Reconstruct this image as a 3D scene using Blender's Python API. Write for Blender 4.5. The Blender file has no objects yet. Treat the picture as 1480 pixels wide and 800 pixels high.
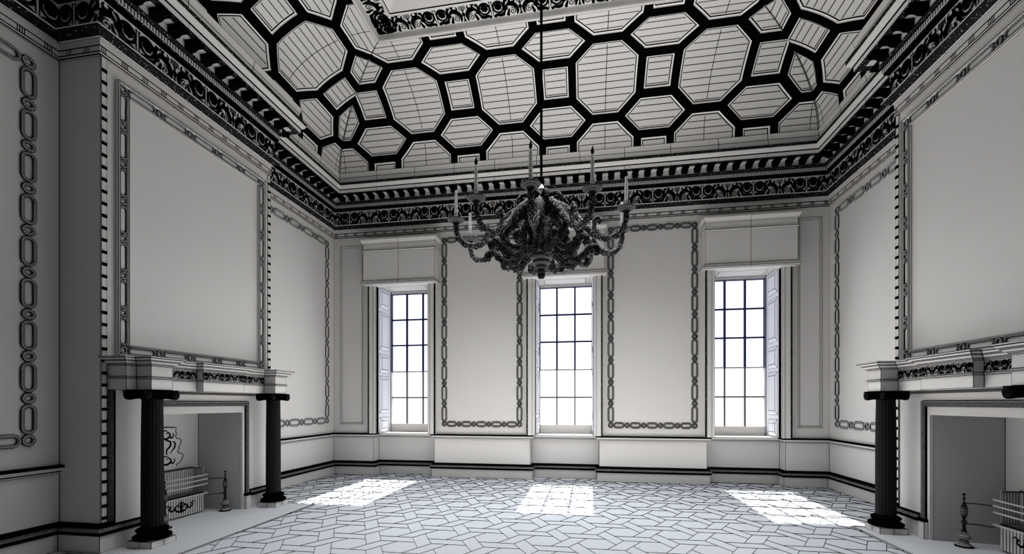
import bpy, math, random
import numpy as np
from mathutils import Vector, Matrix
random.seed(7)
PI = math.pi
SC = bpy.context.scene
COL = SC.collection

# ------------------------------------------------------------------ dimensions (metres)
W = 10.24                 # room width
RY = -11.5                # rear wall
BD, B0, B1 = 0.54, -5.39, -2.79   # chimney breast depth and extent
CB = -4.09                # centre of the breasts
WIN = [1.68, 5.23, 8.76]  # window centres
CAM = Vector((5.72, -9.41, 1.6))

# ------------------------------------------------------------------ materials
def newmat(name):
    m = bpy.data.materials.new(name); m.use_nodes = True
    nt = m.node_tree; b = nt.nodes['Principled BSDF']
    b.inputs['Roughness'].default_value = .75
    b.inputs['Specular IOR Level'].default_value = .15
    return m, nt, b
def plain(name, c, rough=.75, spec=.15):
    m, nt, b = newmat(name)
    b.inputs['Base Color'].default_value = (*c, 1)
    b.inputs['Roughness'].default_value = rough
    b.inputs['Specular IOR Level'].default_value = spec
    n = nt.nodes.new('ShaderNodeTexNoise'); n.inputs['Scale'].default_value = 3.0
    tc = nt.nodes.new('ShaderNodeTexCoord'); nt.links.new(tc.outputs['Object'], n.inputs['Vector'])
    mx = nt.nodes.new('ShaderNodeMix'); mx.data_type = 'RGBA'
    mx.inputs[6].default_value = (*[k * .985 for k in c], 1); mx.inputs[7].default_value = (*[min(1, k * 1.015) for k in c], 1)
    nt.links.new(n.outputs['Fac'], mx.inputs[0]); nt.links.new(mx.outputs[2], b.inputs['Base Color'])
    return m
def wired(name, c, hw, line=(0.004, 0.004, 0.004)):
    """surface whose mesh edges are drawn as black seams; 'edist' holds the distance to every edge of the face"""
    m, nt, b = newmat(name)
    a = nt.nodes.new('ShaderNodeAttribute'); a.attribute_name = 'edist'
    s = nt.nodes.new('ShaderNodeSeparateColor'); nt.links.new(a.outputs['Color'], s.inputs[0])
    def mn(x, y):
        n = nt.nodes.new('ShaderNodeMath'); n.operation = 'MINIMUM'
        nt.links.new(x, n.inputs[0]); nt.links.new(y, n.inputs[1]); return n.outputs[0]
    d = mn(mn(s.outputs[0], s.outputs[1]), mn(s.outputs[2], a.outputs['Alpha']))
    g = nt.nodes.new('ShaderNodeMath'); g.operation = 'GREATER_THAN'; g.inputs[1].default_value = hw
    nt.links.new(d, g.inputs[0])
    mx = nt.nodes.new('ShaderNodeMix'); mx.data_type = 'RGBA'
    mx.inputs[6].default_value = (*line, 1); mx.inputs[7].default_value = (*c, 1)
    nt.links.new(g.outputs[0], mx.inputs[0]); nt.links.new(mx.outputs[2], b.inputs['Base Color'])
    return m
def stipple(name, light, thr, scale, dark=(.004, .004, .004)):
    m, nt, b = newmat(name)
    tc = nt.nodes.new('ShaderNodeTexCoord')
    n = nt.nodes.new('ShaderNodeTexNoise'); n.inputs['Scale'].default_value = scale; n.inputs['Detail'].default_value = 3
    nt.links.new(tc.outputs['Object'], n.inputs['Vector'])
    r = nt.nodes.new('ShaderNodeMapRange'); r.inputs[1].default_value = thr - .02; r.inputs[2].default_value = thr + .02
    nt.links.new(n.outputs['Fac'], r.inputs[0])
    mx = nt.nodes.new('ShaderNodeMix'); mx.data_type = 'RGBA'
    mx.inputs[6].default_value = (*dark, 1); mx.inputs[7].default_value = (*light, 1)
    nt.links.new(r.outputs[0], mx.inputs[0]); nt.links.new(mx.outputs[2], b.inputs['Base Color'])
    return m
def uvlines(name, c, per_u=None, wu=.3, per_v=None, wv=.1, off_u=0.0, dark=(.004, .004, .004)):
    """procedural dark lines at fixed spacing in the surface's own metres (UV)"""
    m, nt, b = newmat(name)
    uv = nt.nodes.new('ShaderNodeUVMap'); uv.uv_map = 'UVMap'
    sp = nt.nodes.new('ShaderNodeSeparateXYZ'); nt.links.new(uv.outputs[0], sp.inputs[0])
    outs = []
    for k, per, w, off in ((0, per_u, wu, off_u), (1, per_v, wv, 0.0)):
        if not per: continue
        a = nt.nodes.new('ShaderNodeMath'); a.operation = 'ADD'; a.inputs[1].default_value = off + per * 100
        nt.links.new(sp.outputs[k], a.inputs[0])
        q = nt.nodes.new('ShaderNodeMath'); q.operation = 'MODULO'; q.inputs[1].default_value = per
        nt.links.new(a.outputs[0], q.inputs[0])
        g = nt.nodes.new('ShaderNodeMath'); g.operation = 'GREATER_THAN'; g.inputs[1].default_value = w
        nt.links.new(q.outputs[0], g.inputs[0]); outs.append(g.outputs[0])
    o = outs[0]
    if len(outs) > 1:
        t = nt.nodes.new('ShaderNodeMath'); t.operation = 'MINIMUM'
        nt.links.new(outs[0], t.inputs[0]); nt.links.new(outs[1], t.inputs[1]); o = t.outputs[0]
    mx = nt.nodes.new('ShaderNodeMix'); mx.data_type = 'RGBA'
    mx.inputs[6].default_value = (*dark, 1); mx.inputs[7].default_value = (*c, 1)
    nt.links.new(o, mx.inputs[0]); nt.links.new(mx.outputs[2], b.inputs['Base Color'])
    return m

PL = (.60, .59, .575)
M = {}
M['plaster'] = plain('plaster', PL)
M['plw'] = wired('plaster_seams', PL, .0056)
M['plw2'] = wired('plaster_fine_seams', PL, .0042)
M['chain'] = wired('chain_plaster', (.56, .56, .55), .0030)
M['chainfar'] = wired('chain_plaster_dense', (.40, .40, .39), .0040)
M['black'] = plain('black_enamel', (.0015, .0015, .0015), .9, .0)
M['blk2'] = stipple('black_fluted', (.03, .03, .03), .68, 160)
M['rearwall'] = plain('rear_plaster_darkened', (.16, .155, .15))  # unseen wall, darkened so it throws less light back into the room
M['orn'] = stipple('dark_carved_band', (.42, .42, .41), .66, 55)
M['torus'] = stipple('speckled_moulding', (.22, .215, .21), .54, 260)
M['speck'] = stipple('speckled_grey', (.28, .275, .27), .50, 260)
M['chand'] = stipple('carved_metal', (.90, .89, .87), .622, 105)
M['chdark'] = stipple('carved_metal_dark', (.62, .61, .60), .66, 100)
M['chandw'] = wired('turned_metal', (.30, .30, .30), .0030)
M['white'] = plain('white_china', (.80, .80, .79), .4, .3)
M['candle'] = wired('candle_wax', (.82, .81, .79), .0016)
M['hatch'] = uvlines('hatched_band', (.50, .49, .48), per_u=.034, wu=.014)
M['coffer'] = uvlines('coffer_boards', (.60, .59, .57), per_v=.112, wv=.0145)
M['coffero'] = uvlines('coffer_boards_octagon', (.60, .59, .57), per_v=.112, wv=.0145)
M['steel'] = plain('bright_steel', (.42, .42, .42), .5, .3)
M['rim'] = plain('coffer_rim', (.78, .77, .75))
M['floor'] = plain('floor_stone', (.465, .49, .525), .6, .15)
M['hearth'] = plain('hearth_stone', (.47, .485, .51), .6, .15)
M['iron'] = wired('polished_steel', (.42, .42, .42), .0028)
M['slat'] = wired('steel_slats', (.52, .52, .51), .0030)
M['muntin'] = plain('backlit_fringe_bar', (.006, .008, .07), .5, .2)  # blue fringe of the backlit bars put into their colour
M['muntin2'] = plain('brown_glazing_bar', (.11, .085, .075), .5, .2)
M['shut'] = wired('painted_shutter', (.78, .80, .86), .006)
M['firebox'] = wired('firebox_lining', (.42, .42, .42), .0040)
def glass():
    m = bpy.data.materials.new('window_glass'); m.use_nodes = True; nt = m.node_tree; nt.nodes.clear()
    o = nt.nodes.new('ShaderNodeOutputMaterial'); t = nt.nodes.new('ShaderNodeBsdfTransparent')
    g = nt.nodes.new('ShaderNodeBsdfGlossy'); g.inputs['Roughness'].default_value = .02
    f = nt.nodes.new('ShaderNodeFresnel'); f.inputs[0].default_value = 1.3
    mx = nt.nodes.new('ShaderNodeMixShader'); t.inputs[0].default_value = (.97, .985, 1, 1)
    nt.links.new(f.outputs[0], mx.inputs[0]); nt.links.new(t.outputs[0], mx.inputs[1]); nt.links.new(g.outputs[0], mx.inputs[2])
    nt.links.new(mx.outputs[0], o.inputs[0]); return m
M['glass'] = glass()

# ------------------------------------------------------------------ mesh builder
class MB:
    def __init__(self): self.v = []; self.f = []; self.m = []; self.uv = []; self.sm = []; self.mats = []
    def mi(self, k):
        if k not in self.mats: self.mats.append(k)
        return self.mats.index(k)
    def face(self, pts, mat, uv=None, smooth=False):
        i = len(self.v); self.v.extend([tuple(p) for p in pts]); self.f.append(tuple(range(i, i + len(pts))))
        self.m.append(self.mi(mat)); self.uv.append(uv); self.sm.append(smooth)
    def idx(self, vs, fs, mat, smooth=False):
        i = len(self.v); self.v.extend([tuple(p) for p in vs]); k = self.mi(mat)
        for f in fs: self.f.append(tuple(i + a for a in f)); self.m.append(k); self.uv.append(None); self.sm.append(smooth)
    def box(self, a, b, mat, M4=None, mats=None):
        x0, y0, z0 = a; x1, y1, z1 = b
        P = [Vector(p) for p in ((x0,y0,z0),(x1,y0,z0),(x1,y1,z0),(x0,y1,z0),(x0,y0,z1),(x1,y0,z1),(x1,y1,z1),(x0,y1,z1))]
        if M4: P = [M4 @ p for p in P]
        self.idx(P, [(0,3,2,1),(4,5,6,7),(0,1,5,4),(1,2,6,5),(2,3,7,6),(3,0,4,7)], mat)
    def tube(self, pts, rad, mat, n=8, closed=False, cap=True, smooth=True, lobe=None, up=None):
        pts = [Vector(p) for p in pts]; N = len(pts); vs = []
        if not hasattr(rad, '__len__'): rad = [rad] * N
        ref = None
        for i, p in enumerate(pts):
            a = pts[(i - 1) % N] if (closed or i > 0) else p; b = pts[(i + 1) % N] if (closed or i < N - 1) else p
            t = (b - a).normalized()
            if up is not None: ref = Vector(up)
            elif ref is None: ref = Vector((0, 0, 1)) if abs(t.z) < .9 else Vector((1, 0, 0))
            x = ref - t * ref.dot(t)
            if x.length < 1e-5: x = t.orthogonal()
            x.normalize(); y = t.cross(x)
            if up is None: ref = x
            for k in range(n):
                an = 2 * PI * k / n; r = rad[i]
                if lobe: r *= lobe(i, an)
                vs.append(p + (x * math.cos(an) + y * math.sin(an)) * r)
        fs = []
        for i in range(N if closed else N - 1):
            j = (i + 1) % N
            for k in range(n): fs.append((i*n+k, i*n+(k+1)%n, j*n+(k+1)%n, j*n+k))
        self.idx(vs, fs, mat, smooth)
        if cap and not closed:
            b = len(self.v) - len(vs)
            self.f.append(tuple(b + k for k in range(n))[::-1]); self.f.append(tuple(b + (N-1)*n + k for k in range(n)))
            self.m += [self.mi(mat)] * 2; self.uv += [None] * 2; self.sm += [False] * 2
    def lathe(self, prof, mat, n=24, c=(0,0,0), smooth=True, flute=None):
        vs = []; fs = []
        for i, (r, z) in enumerate(prof):
            for k in range(n):
                a = 2 * PI * k / n; rr = r * (flute(a, z) if flute else 1)
                vs.append((c[0] + rr * math.cos(a), c[1] + rr * math.sin(a), c[2] + z))
        for i in range(len(prof) - 1):
            for k in range(n): fs.append((i*n+k, i*n+(k+1)%n, (i+1)*n+(k+1)%n, (i+1)*n+k))
        self.idx(vs, fs, mat, smooth)
    def prism(self, poly, fn0, fn1, mat):
        """extrude a 2D polygon: fn0(p) and fn1(p) give the two end points"""
        A = [Vector(fn0(p)) for p in poly]; B = [Vector(fn1(p)) for p in poly]; n = len(poly)
        self.idx(A + B, [tuple(range(n))[::-1], tuple(range(n, 2*n))] + [(i, (i+1)%n, n+(i+1)%n, n+i) for i in range(n)], mat)
    def build(self, name, parent=None, mir=False, origin=None):
        v = np.array(self.v, dtype=np.float64).reshape(-1, 3)
        if mir: v[:, 0] = W - v[:, 0]
        o = np.zeros(3)
        if parent is not None: o = np.array(parent.get('_o', (0, 0, 0)), dtype=float)
        elif origin is not None: o = np.array(origin, dtype=float)
        v = v - o
        fs = [f[::-1] for f in self.f] if mir else self.f
        me = bpy.data.meshes.new(name); me.from_pydata(v.tolist(), [], fs)
        for k in self.mats: me.materials.append(M[k])
        me.polygons.foreach_set('material_index', self.m); me.polygons.foreach_set('use_smooth', self.sm)
        if any(u is not None for u in self.uv):
            L = me.uv_layers.new(name='UVMap'); k = 0; out = []
            for f, u in zip(fs, self.uv):
                if u is None: out += [0, 0] * len(f)
                else:
                    uu = u[::-1] if mir else u
                    for q in uu: out += [q[0], q[1]]
            L.data.foreach_set('uv', out)
        if any('attribute' == n.type.lower() for k in self.mats for n in M[k].node_tree.nodes):
            nl = len(me.loops); E = np.full((nl, 4), 9.0, dtype=np.float32)
            ls = np.cumsum([0] + [len(f) for f in fs])[:-1]; sz = np.array([len(f) for f in fs])
            for n in (3, 4):
                w = np.where(sz == n)[0]
                if not len(w): continue
                F = np.array([fs[i] for i in w]); P = v[F]          # m,n,3
                for e in range(n):
                    a = P[:, e]; b = P[:, (e + 1) % n]; d = b - a
                    ln = np.linalg.norm(d, axis=1, keepdims=True); bad = ln[:, 0] < 1e-7; d = d / np.maximum(ln, 1e-9)
                    for c in range(n):
                        q = P[:, c] - a; q = q - d * np.sum(q * d, axis=1, keepdims=True)
                        dd = np.linalg.norm(q, axis=1); dd[bad] = 9
                        if c == e or c == (e + 1) % n: dd = np.where(bad, 9, 0)
                        E[ls[w] + c, e] = dd
            at = me.attributes.new('edist', 'FLOAT_COLOR', 'CORNER'); at.data.foreach_set('color', E.ravel())
        me.validate()
        ob = bpy.data.objects.new(name, me); COL.objects.link(ob)
        if parent is not None: ob.parent = parent; ob['_o'] = tuple(float(t) for t in o)
        else: ob.location = tuple(o); ob['_o'] = tuple(float(t) for t in o)
        return ob
def thing(name, label, cat, loc=(0,0,0), group=None, mir=False):
    o = bpy.data.objects.new(name, None); COL.objects.link(o)
    loc = (W - loc[0] if mir else loc[0], loc[1], loc[2])
    o.location = loc; o['_o'] = tuple(float(t) for t in loc)
    o['label'] = label; o['category'] = cat
    if group: o['group'] = group
    return o
def tag(o, label, cat, group=None):
    o['label'] = label; o['category'] = cat
    if group: o['group'] = group
    return o
def struct(o, label=None):
    o['kind'] = 'structure'
    if label: o['label'] = label
    return o

# sweep a (offset, z) profile along a plan path; offset goes to the left of the path (side=+1) or right (-1)
def sweep(mb, path, prof, mats, closed=False, side=1, step=None, edges=None, flip=False):
    N = len(path); P = [Vector((p[0], p[1])) for p in path]
    def nrm(i):
        d = (P[(i+1) % N] - P[i % N]).normalized(); return Vector((-d.y, d.x)) * side
    off = []
    for i in range(N):
        if closed: a, b = nrm(i - 1), nrm(i)
        else: a = nrm(i - 1) if i > 0 else nrm(0); b = nrm(i) if i < N - 1 else nrm(N - 2)
        off.append((a + b) / (1 + a.dot(b)))
    vl = [0]
    for q, r in zip(prof, prof[1:]): vl.append(vl[-1] + math.dist(q, r))
    run = 0
    for i in range(N if closed else N - 1):
        j = (i + 1) % N; L = (P[j] - P[i]).length
        if edges is None or i in edges:
            k = max(1, round(L / step)) if step else 1
            for s in range(k):
                t0, t1 = s / k, (s + 1) / k
                for g in range(len(prof) - 1):
                    (o0, z0), (o1, z1) = prof[g], prof[g + 1]
                    def pt(t, o, z):
                        a = P[i] + off[i] * o; b = P[j] + off[j] * o; c = a.lerp(b, t); return (c.x, c.y, z)
                    q = [pt(t0, o0, z0), pt(t1, o0, z0), pt(t1, o1, z1), pt(t0, o1, z1)]
                    u0, u1 = run + L * t0, run + L * t1
                    u = [(u0, vl[g]), (u1, vl[g]), (u1, vl[g+1]), (u0, vl[g+1])]
                    if side < 0 or flip: q = q[::-1]; u = u[::-1]
                    mb.face(q, mats[g] if isinstance(mats, (list, tuple)) else mats, u)
        run += L

ROOM = [(W,0),(0,0),(0,B1),(BD,B1),(BD,B0),(0,B0),(0,RY),(W,RY),(W,B0),(W-BD,B0),(W-BD,B1),(W,B1)]
E_BACK, E_LEFT, E_REAR, E_RIGHT = [0], [1,2,3,4,5], [6], [7,8,9,10,11]

# ------------------------------------------------------------------ 2D acanthus scroll ornament (flat carved relief)
def stroke(pts, wid, n=None):
    """tapered ribbon through 2D points (Catmull-Rom), returned as quads"""
    wid = [w*.86 for w in wid]
    P = [Vector((p[0], p[1])) for p in pts]; out = []
    def cr(i, t):
        a, b, c, d = P[max(i-1,0)], P[i], P[i+1], P[min(i+2,len(P)-1)]
        return .5*((2*b)+(c-a)*t+(2*a-5*b+4*c-d)*t*t+(3*b-a-3*c+d)*t*t*t)
    S = []; K = 5
    for i in range(len(P)-1):
        for k in range(K): S.append((cr(i, k/K), wid[i]+(wid[i+1]-wid[i])*k/K))
    S.append((P[-1], wid[-1]))
    L = []
    for i,(p,w) in enumerate(S):
        a = S[max(i-1,0)][0]; b = S[min(i+1,len(S)-1)][0]; d = (b-a)
        d = d.normalized() if d.length>1e-9 else Vector((1,0)); nn = Vector((-d.y,d.x))*w*.5
        L.append((p+nn, p-nn))
    for a,b in zip(L,L[1:]): out.append([a[0],b[0],b[1],a[1]])
    return out
def disc(cx, cy, r, n=14, lob=0, k=5, sy=1):
    r *= .93
    pts = [Vector((cx+r*(1+lob*math.cos(k*a))*math.cos(a), cy+r*sy*(1+lob*math.cos(k*a))*math.sin(a))) for a in [2*PI*i/n for i in range(n)]]
    c = Vector((cx,cy)); return [[c,pts[i],pts[(i+1)%n]] for i in range(n)]
def half_unit():
    s = []
    # wreath beside the seam: heavy ring, flower, light crescent between, leafy foot
    s += stroke([(.36+.27*math.cos(a), .58+.31*math.sin(a)) for a in [math.radians(x) for x in range(-20,341,30)]], [.13]*13)
    s += disc(.36,.62,.21,22,.08,7,1.15)
    s += stroke([(.045,.10),(.06,.5),(.045,.95)], [.03,.07,.03])
    s += stroke([(.05,.06),(.2,.13),(.34,.12),(.5,.12),(.70,.32)], [.08,.20,.22,.24,.08])
    s += disc(.56,.14,.12,15,.2,5); s += disc(.14,.05,.07,10)
    s += disc(.06,.90,.05,8)
    # leafy S of the scroll
    s += stroke([(.66,.26),(.72,.5),(.68,.66),(.74,.88),(.86,.84)], [.10,.22,.14,.16,.05])
    s += disc(.74,.46,.13,18,.22,6); s += disc(.74,.86,.09,10); s += disc(.90,.93,.055,10)
    s += stroke([(.80,.58),(.93,.68),(1.08,.66),(1.24,.54),(1.34,.34),(1.30,.04)], [.14,.28,.32,.28,.20,.10])
    s += stroke([(.98,.76),(.97,.90),(1.06,.96)], [.18,.13,.04]); s += stroke([(1.16,.72),(1.22,.84),(1.16,.96)], [.16,.10,.03])
    s += disc(1.07,.70,.13,18,.2,6)
    sp = [(1.08+(.02+.16*t)*math.cos(-1.2+t*9.4), .25+(.02+.17*t)*math.sin(-1.2+t*9.4)) for t in [k/13 for k in range(14)]]
    s += stroke(sp, [.062]*14)
    s += stroke([(.80,.06),(.86,.22),(.92,.42)], [.20,.16,.08]); s += disc(.82,.07,.09,10)
    # vase on the axis
    s += disc(1.5,.46,.095,12,0,5,1.4)
    s += stroke([(1.5,.03),(1.5,.2),(1.5,.62),(1.5,.95)], [.22,.09,.08,.07])
    s += stroke([(1.42,.94),(1.42,.72),(1.5,.66)], [.05,.06,.06]); s += stroke([(1.35,.96),(1.35,.82),(1.31,.7)], [.04,.05,.04])
    return s
HU = half_unit()
UNIT = [q for q in HU] + [[Vector((3.0-p.x, p.y)) for p in q][::-1] for q in HU]
def ornament(mb, L, unit_w, H, fn, mat='black', phase=0.0, clipped=True):
    """repeat the scroll unit over a band of length L; fn(x, y) -> 3D"""
    n0 = int(math.floor(-phase/unit_w)) - 1; n1 = int(math.ceil((L-phase)/unit_w)) + 1
    for n in range(n0, n1):
        for q in UNIT:
            P = [(phase + n*unit_w + p.x*unit_w/3.0, p.y*H) for p in q]
            if max(p[0] for p in P) <= 0 or min(p[0] for p in P) >= L: continue
            P = [(min(max(p[0],0),L), p[1]) for p in P]
            mb.face([fn(*p) for p in P], mat)

# ------------------------------------------------------------------ floor
mb = MB()
mb.face([(0,RY,0),(W,RY,0),(W,.35,0),(0,.35,0)], 'floor')
def fline(a, b, mat='black'):
    a = Vector((a[0],a[1])); b = Vector((b[0],b[1])); d = (b-a)
    if d.length < 1e-4: return
    d.normalize(); n = Vector((-d.y,d.x))
    wa = .00054*max(3.2,(a-CAM.xy).length); wb = .00054*max(3.2,(b-CAM.xy).length)
    P = [a+n*wa,a-n*wa,b-n*wb,b+n*wb]
    vs = [(p.x,p.y,0.0) for p in P]+[(a.x,a.y,1.9*wa),(b.x,b.y,1.9*wb)]
    mb.idx(vs, [(0,1,4),(1,2,5,4),(2,3,5),(3,0,4,5)], mat)
ha, he = .215, .196                      # hexagon side, strip end
v1 = Vector((1.5*he, -math.sqrt(3)*(ha+he/2)))
rot = lambda v, d: Vector((v.x*math.cos(math.radians(d))-v.y*math.sin(math.radians(d)), v.x*math.sin(math.radians(d))+v.y*math.cos(math.radians(d))))
v2 = rot(v1, 60)
O = Vector((5.2, -4.2))
def inroom(p): return -.0 < p.x < W and RY+3.5 < p.y < .25 and not (p.x<1.43 and -5.40<p.y<-2.93) and not (p.x>W-1.13 and -5.40<p.y<-2.93) and not (p.y>-5.4 and p.y<B1 and (p.x<BD or p.x>W-BD))
for i in range(-24, 25):
    for j in range(-24, 25):
        c = O + v1*i + v2*j
        if not (-1 < c.x < W+1 and RY+3 < c.y < 1): continue
        for k in range(6):
            # edge k of the hexagon, extended past its first corner by he; centre->bottom edge rotated
            A = rot(Vector((-ha/2,-ha*math.sqrt(3)/2)), 60*k); B = rot(Vector((ha/2+he,-ha*math.sqrt(3)/2)), 60*k)
            a, b = c+A, c+B
            K = 5; pts = [a.lerp(b,t/K) for t in range(K+1)]
            for p, q in zip(pts, pts[1:]):
                if inroom(p) and inroom(q): fline(p, q)
# hearth slabs' border seams
for sx in (lambda x: x, lambda x: W-x):
    xe = 1.43 if sx(0)==0 else 1.13
    for d in (0,.035): fline((sx(xe+d), -6.8), (sx(xe+d), -2.93))
    fline((sx(BD),-2.93),(sx(xe+.035),-2.93)); 
fl = struct(mb.build('floor')); 

# hearths
for mir, xe, lab in ((False,1.43,'pale smooth hearth slab set flush before the left fireplace'),(True,1.13,'pale smooth hearth slab set flush before the right fireplace')):
    mb = MB(); mb.box((BD-.02,-5.40,-.02),(xe,-2.935,.003),'hearth')
    o = mb.build('hearth_slab', mir=mir, origin=((W-1.0) if mir else 1.0, CB, 0)); tag(o, lab, 'hearth')

# ------------------------------------------------------------------ walls
ZT = 6.45
fbY0, fbY1, fbZ = CB-.67, CB+.67, 1.465      # fireplace opening
def side_wall(mir, name):
    mb = MB()
    for y0, y1 in ((B1,0.0),(RY,B0)):
        mb.face([(0,y1,0),(0,y0,0),(0,y0,ZT),(0,y1,ZT)], 'plw')
    mb.face([(0,B1,0),(BD,B1,0),(BD,B1,ZT),(0,B1,ZT)], 'plw')
    mb.face([(BD,B0,0),(0,B0,0),(0,B0,ZT),(BD,B0,ZT)], 'plw')
    # breast front with the fireplace opening
    for y0,y1,z0,z1 in ((B0,fbY0,0,ZT),(fbY1,B1,0,ZT),(fbY0,fbY1,fbZ,ZT)):
        mb.face([(BD,y1,z0),(BD,y0,z0),(BD,y0,z1),(BD,y1,z1)], 'plaster')
    # firebox
    xb = -.13; a0, a1 = fbY0+.06, fbY1-.06
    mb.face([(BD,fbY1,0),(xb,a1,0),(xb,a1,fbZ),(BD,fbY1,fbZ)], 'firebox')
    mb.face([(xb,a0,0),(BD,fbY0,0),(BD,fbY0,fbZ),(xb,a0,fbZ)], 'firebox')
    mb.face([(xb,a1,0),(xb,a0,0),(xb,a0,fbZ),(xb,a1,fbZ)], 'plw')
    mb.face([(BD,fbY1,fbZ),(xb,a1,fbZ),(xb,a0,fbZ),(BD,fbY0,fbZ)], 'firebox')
    mb.face([(BD,fbY0,.002),(BD,fbY1,.002),(xb,a1,.002),(xb,a0,.002)], 'hearth')
    # bead strips on the breast's corners
    for y, s in ((B0,1),(B1,-1)):
        y0, y1 = sorted((y, y+s*.055))
        mb.box((BD-.002,y0,.31),(BD+.014,y1,5.34),'plw2')
        z = .36
        while z < 5.32:
            mb.box((BD-.001,y0+.003,z-.017),(BD+.026,y1-.003,z+.017),'black'); z += .1307
    return struct(mb.build(name, mir=mir))
side_wall(False,'wall_left'); side_wall(True,'wall_right')
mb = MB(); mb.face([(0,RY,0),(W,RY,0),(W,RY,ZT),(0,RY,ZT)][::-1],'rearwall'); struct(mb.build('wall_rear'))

# back wall: windows and dado recesses
WH, ZS, ZH = .60, .93, 4.25
mb = MB()
xs = [0]
for c in WIN: xs += [c-WH, c+WH]
xs.append(W)
for k in range(0, len(xs), 2): mb.face([(xs[k],0,ZS),(xs[k+1],0,ZS),(xs[k+1],0,ZT),(xs[k],0,ZT)], 'plaster')
for c in WIN:
    mb.face([(c-WH,0,ZH),(c+WH,0,ZH),(c+WH,0,ZT),(c-WH,0,ZT)],'plaster')
RC = .715
jog = [(0,0)]
for c in WIN: jog += [(c-RC,0),(c-RC,.28),(c+RC,.28),(c+RC,0)]
jog.append((W,0))
for a,b in zip(jog,jog[1:]): mb.face([(a[0],a[1],0),(b[0],b[1],0),(b[0],b[1],ZS-.03),(a[0],a[1],ZS-.03)],'plw')
struct(mb.build('wall_back'))
# windows
GZ = [1.12,1.736,2.35,2.975,3.58,4.19]; GY = .68
for wi, c in enumerate(WIN):
    mb = MB()                                # sash frame and glazing bars
    g = .575
    for x0,x1,z0,z1 in ((c-WH,c-g,ZS,ZH),(c+g,c+WH,ZS,ZH),(c-g,c+g,GZ[5],ZH),(c-g,c+g,ZS,GZ[0])):
        mb.box((x0,GY-.06,z0),(x1,GY+.06,z1),'plw')
    fr = struct(mb.build('window_%d'%(wi+1)), 'tall sash window of fifteen bright panes, %s' % ['leftmost in the far wall','middle one behind the chandelier','rightmost in the far wall'][wi])
    mb = MB(); mb2 = MB()
    for k in (-1,1):
        mb.box((c+k*.2-.019,GY-.03,GZ[2]),(c+k*.2+.019,GY+.03,GZ[5]),'muntin'); mb2.box((c+k*.2-.013,GY-.03,GZ[0]),(c+k*.2+.013,GY+.03,GZ[2]),'muntin2')
    for z in GZ[3:5]: mb.box((c-g,GY-.026,z-.017),(c+g,GY+.026,z+.017),'muntin')
    mb.box((c-g,GY-.035,GZ[5]-.012),(c+g,GY+.035,GZ[5]),'muntin')
    for k in (-1,1): mb.box((c+k*g-.008,GY-.064,GZ[2]),(c+k*g+.008,GY+.03,GZ[5]),'muntin')
    mb2.box((c-g,GY-.03,GZ[2]-.014),(c+g,GY+.03,GZ[2]+.014),'plw'); mb2.box((c-g,GY-.026,GZ[1]-.016),(c+g,GY+.026,GZ[1]+.016),'muntin2')
    o = mb.build('upper_glazing_bars', fr); o['label'] = 'dark glazing bars of the upper sash, navy fringe of backlight painted in'
    o = mb2.build('lower_glazing_bars', fr); o['label'] = 'brown glazing bars of the lower sash'
    mb = MB(); mb.face([(c-g,GY,GZ[0]),(c+g,GY,GZ[0]),(c+g,GY,GZ[5]),(c-g,GY,GZ[5])],'glass'); mb.build('glass_panes', fr)
    # sill board and soffit
    mb = MB(); mb.box((c-RC,.19,ZS-.03),(c+RC,GY+.06,ZS),'plaster'); mb.build('window_sill', fr)
    mb = MB(); mb.box((c-WH,-.12,ZH),(c+WH,GY+.06,ZH+.05),'plw')
    A = [(c-WH+.08,.02),(c+WH-.08,.02),(c+WH-.08,GY-.12),(c-WH+.08,GY-.12)]; B = [(c-WH+.16,.10),(c+WH-.16,.10),(c+WH-.16,GY-.2),(c-WH+.16,GY-.2)]
    for k in range(4): mb.face([(*A[k],ZH-.002),(*A[(k+1)%4],ZH-.002),(*B[(k+1)%4],ZH-.03),(*B[k],ZH-.03)],'plw')
    mb.face([(*B[k],ZH-.03) for k in range(4)],'plw'); mb.build('soffit_panel', fr)
    # architrave with beaded outer edge
    mb = MB()
    for s in (-1,1):
        x0, x1 = sorted((c+s*WH, c+s*.77))
        mb.box((x0,-.13,ZS),(x1,.02,4.24),'plw')
        mb.box((min(x0,x1)+.045*(1 if s>0 else 2.2),-.136,ZS),(min(x0,x1)+.045*(1 if s>0 else 2.2)+.02,-.12,4.24),'plw2')
        z = ZS+.015
        xb = c+s*.765
        mb.box((xb-.012,-.142,ZS),(xb+.012,-.10,4.24),'black')
        while z < 4.24:
            mb.lathe([(0,-.016),(.017,-.012),(.017,.012),(0,.016)],'orn',6,(xb,-.143,z)); z += .043
    mb.build('architrave', fr)
    # panelled shutter reveals
    for s in (-1,1):
        mb = MB(); X = c+s*WH
        mb.box((min(X,X+s*.03),-.10,ZS),(max(X,X+s*.03),GY-.05,ZH),'shut')
        zz = [.97,1.27,1.99,2.36,3.14,3.43,3.68,4.19]
        zs = [(.98,1.26),(1.40,2.20),(2.32,2.70),(2.84,3.66),(3.80,4.19)]
        for z0,z1 in zs:
            y0,y1 = .06,.52; d = .055
            O4 = [(y0,z0-.03),(y1,z0-.03),(y1,z1+.03),(y0,z1+.03)]; I4 = [(y0+.07,z0+d),(y1-.07,z0+d),(y1-.07,z1-d),(y0+.07,z1-d)]
            for k in range(4): mb.face([(X-s*.002,*O4[k]),(X-s*.002,*O4[(k+1)%4]),(X-s*.03,*I4[(k+1)%4]),(X-s*.03,*I4[k])],'shut')
            mb.face([(X-s*.03,*q) for q in I4],'shut')
        mb.build('shutter', fr)
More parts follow.
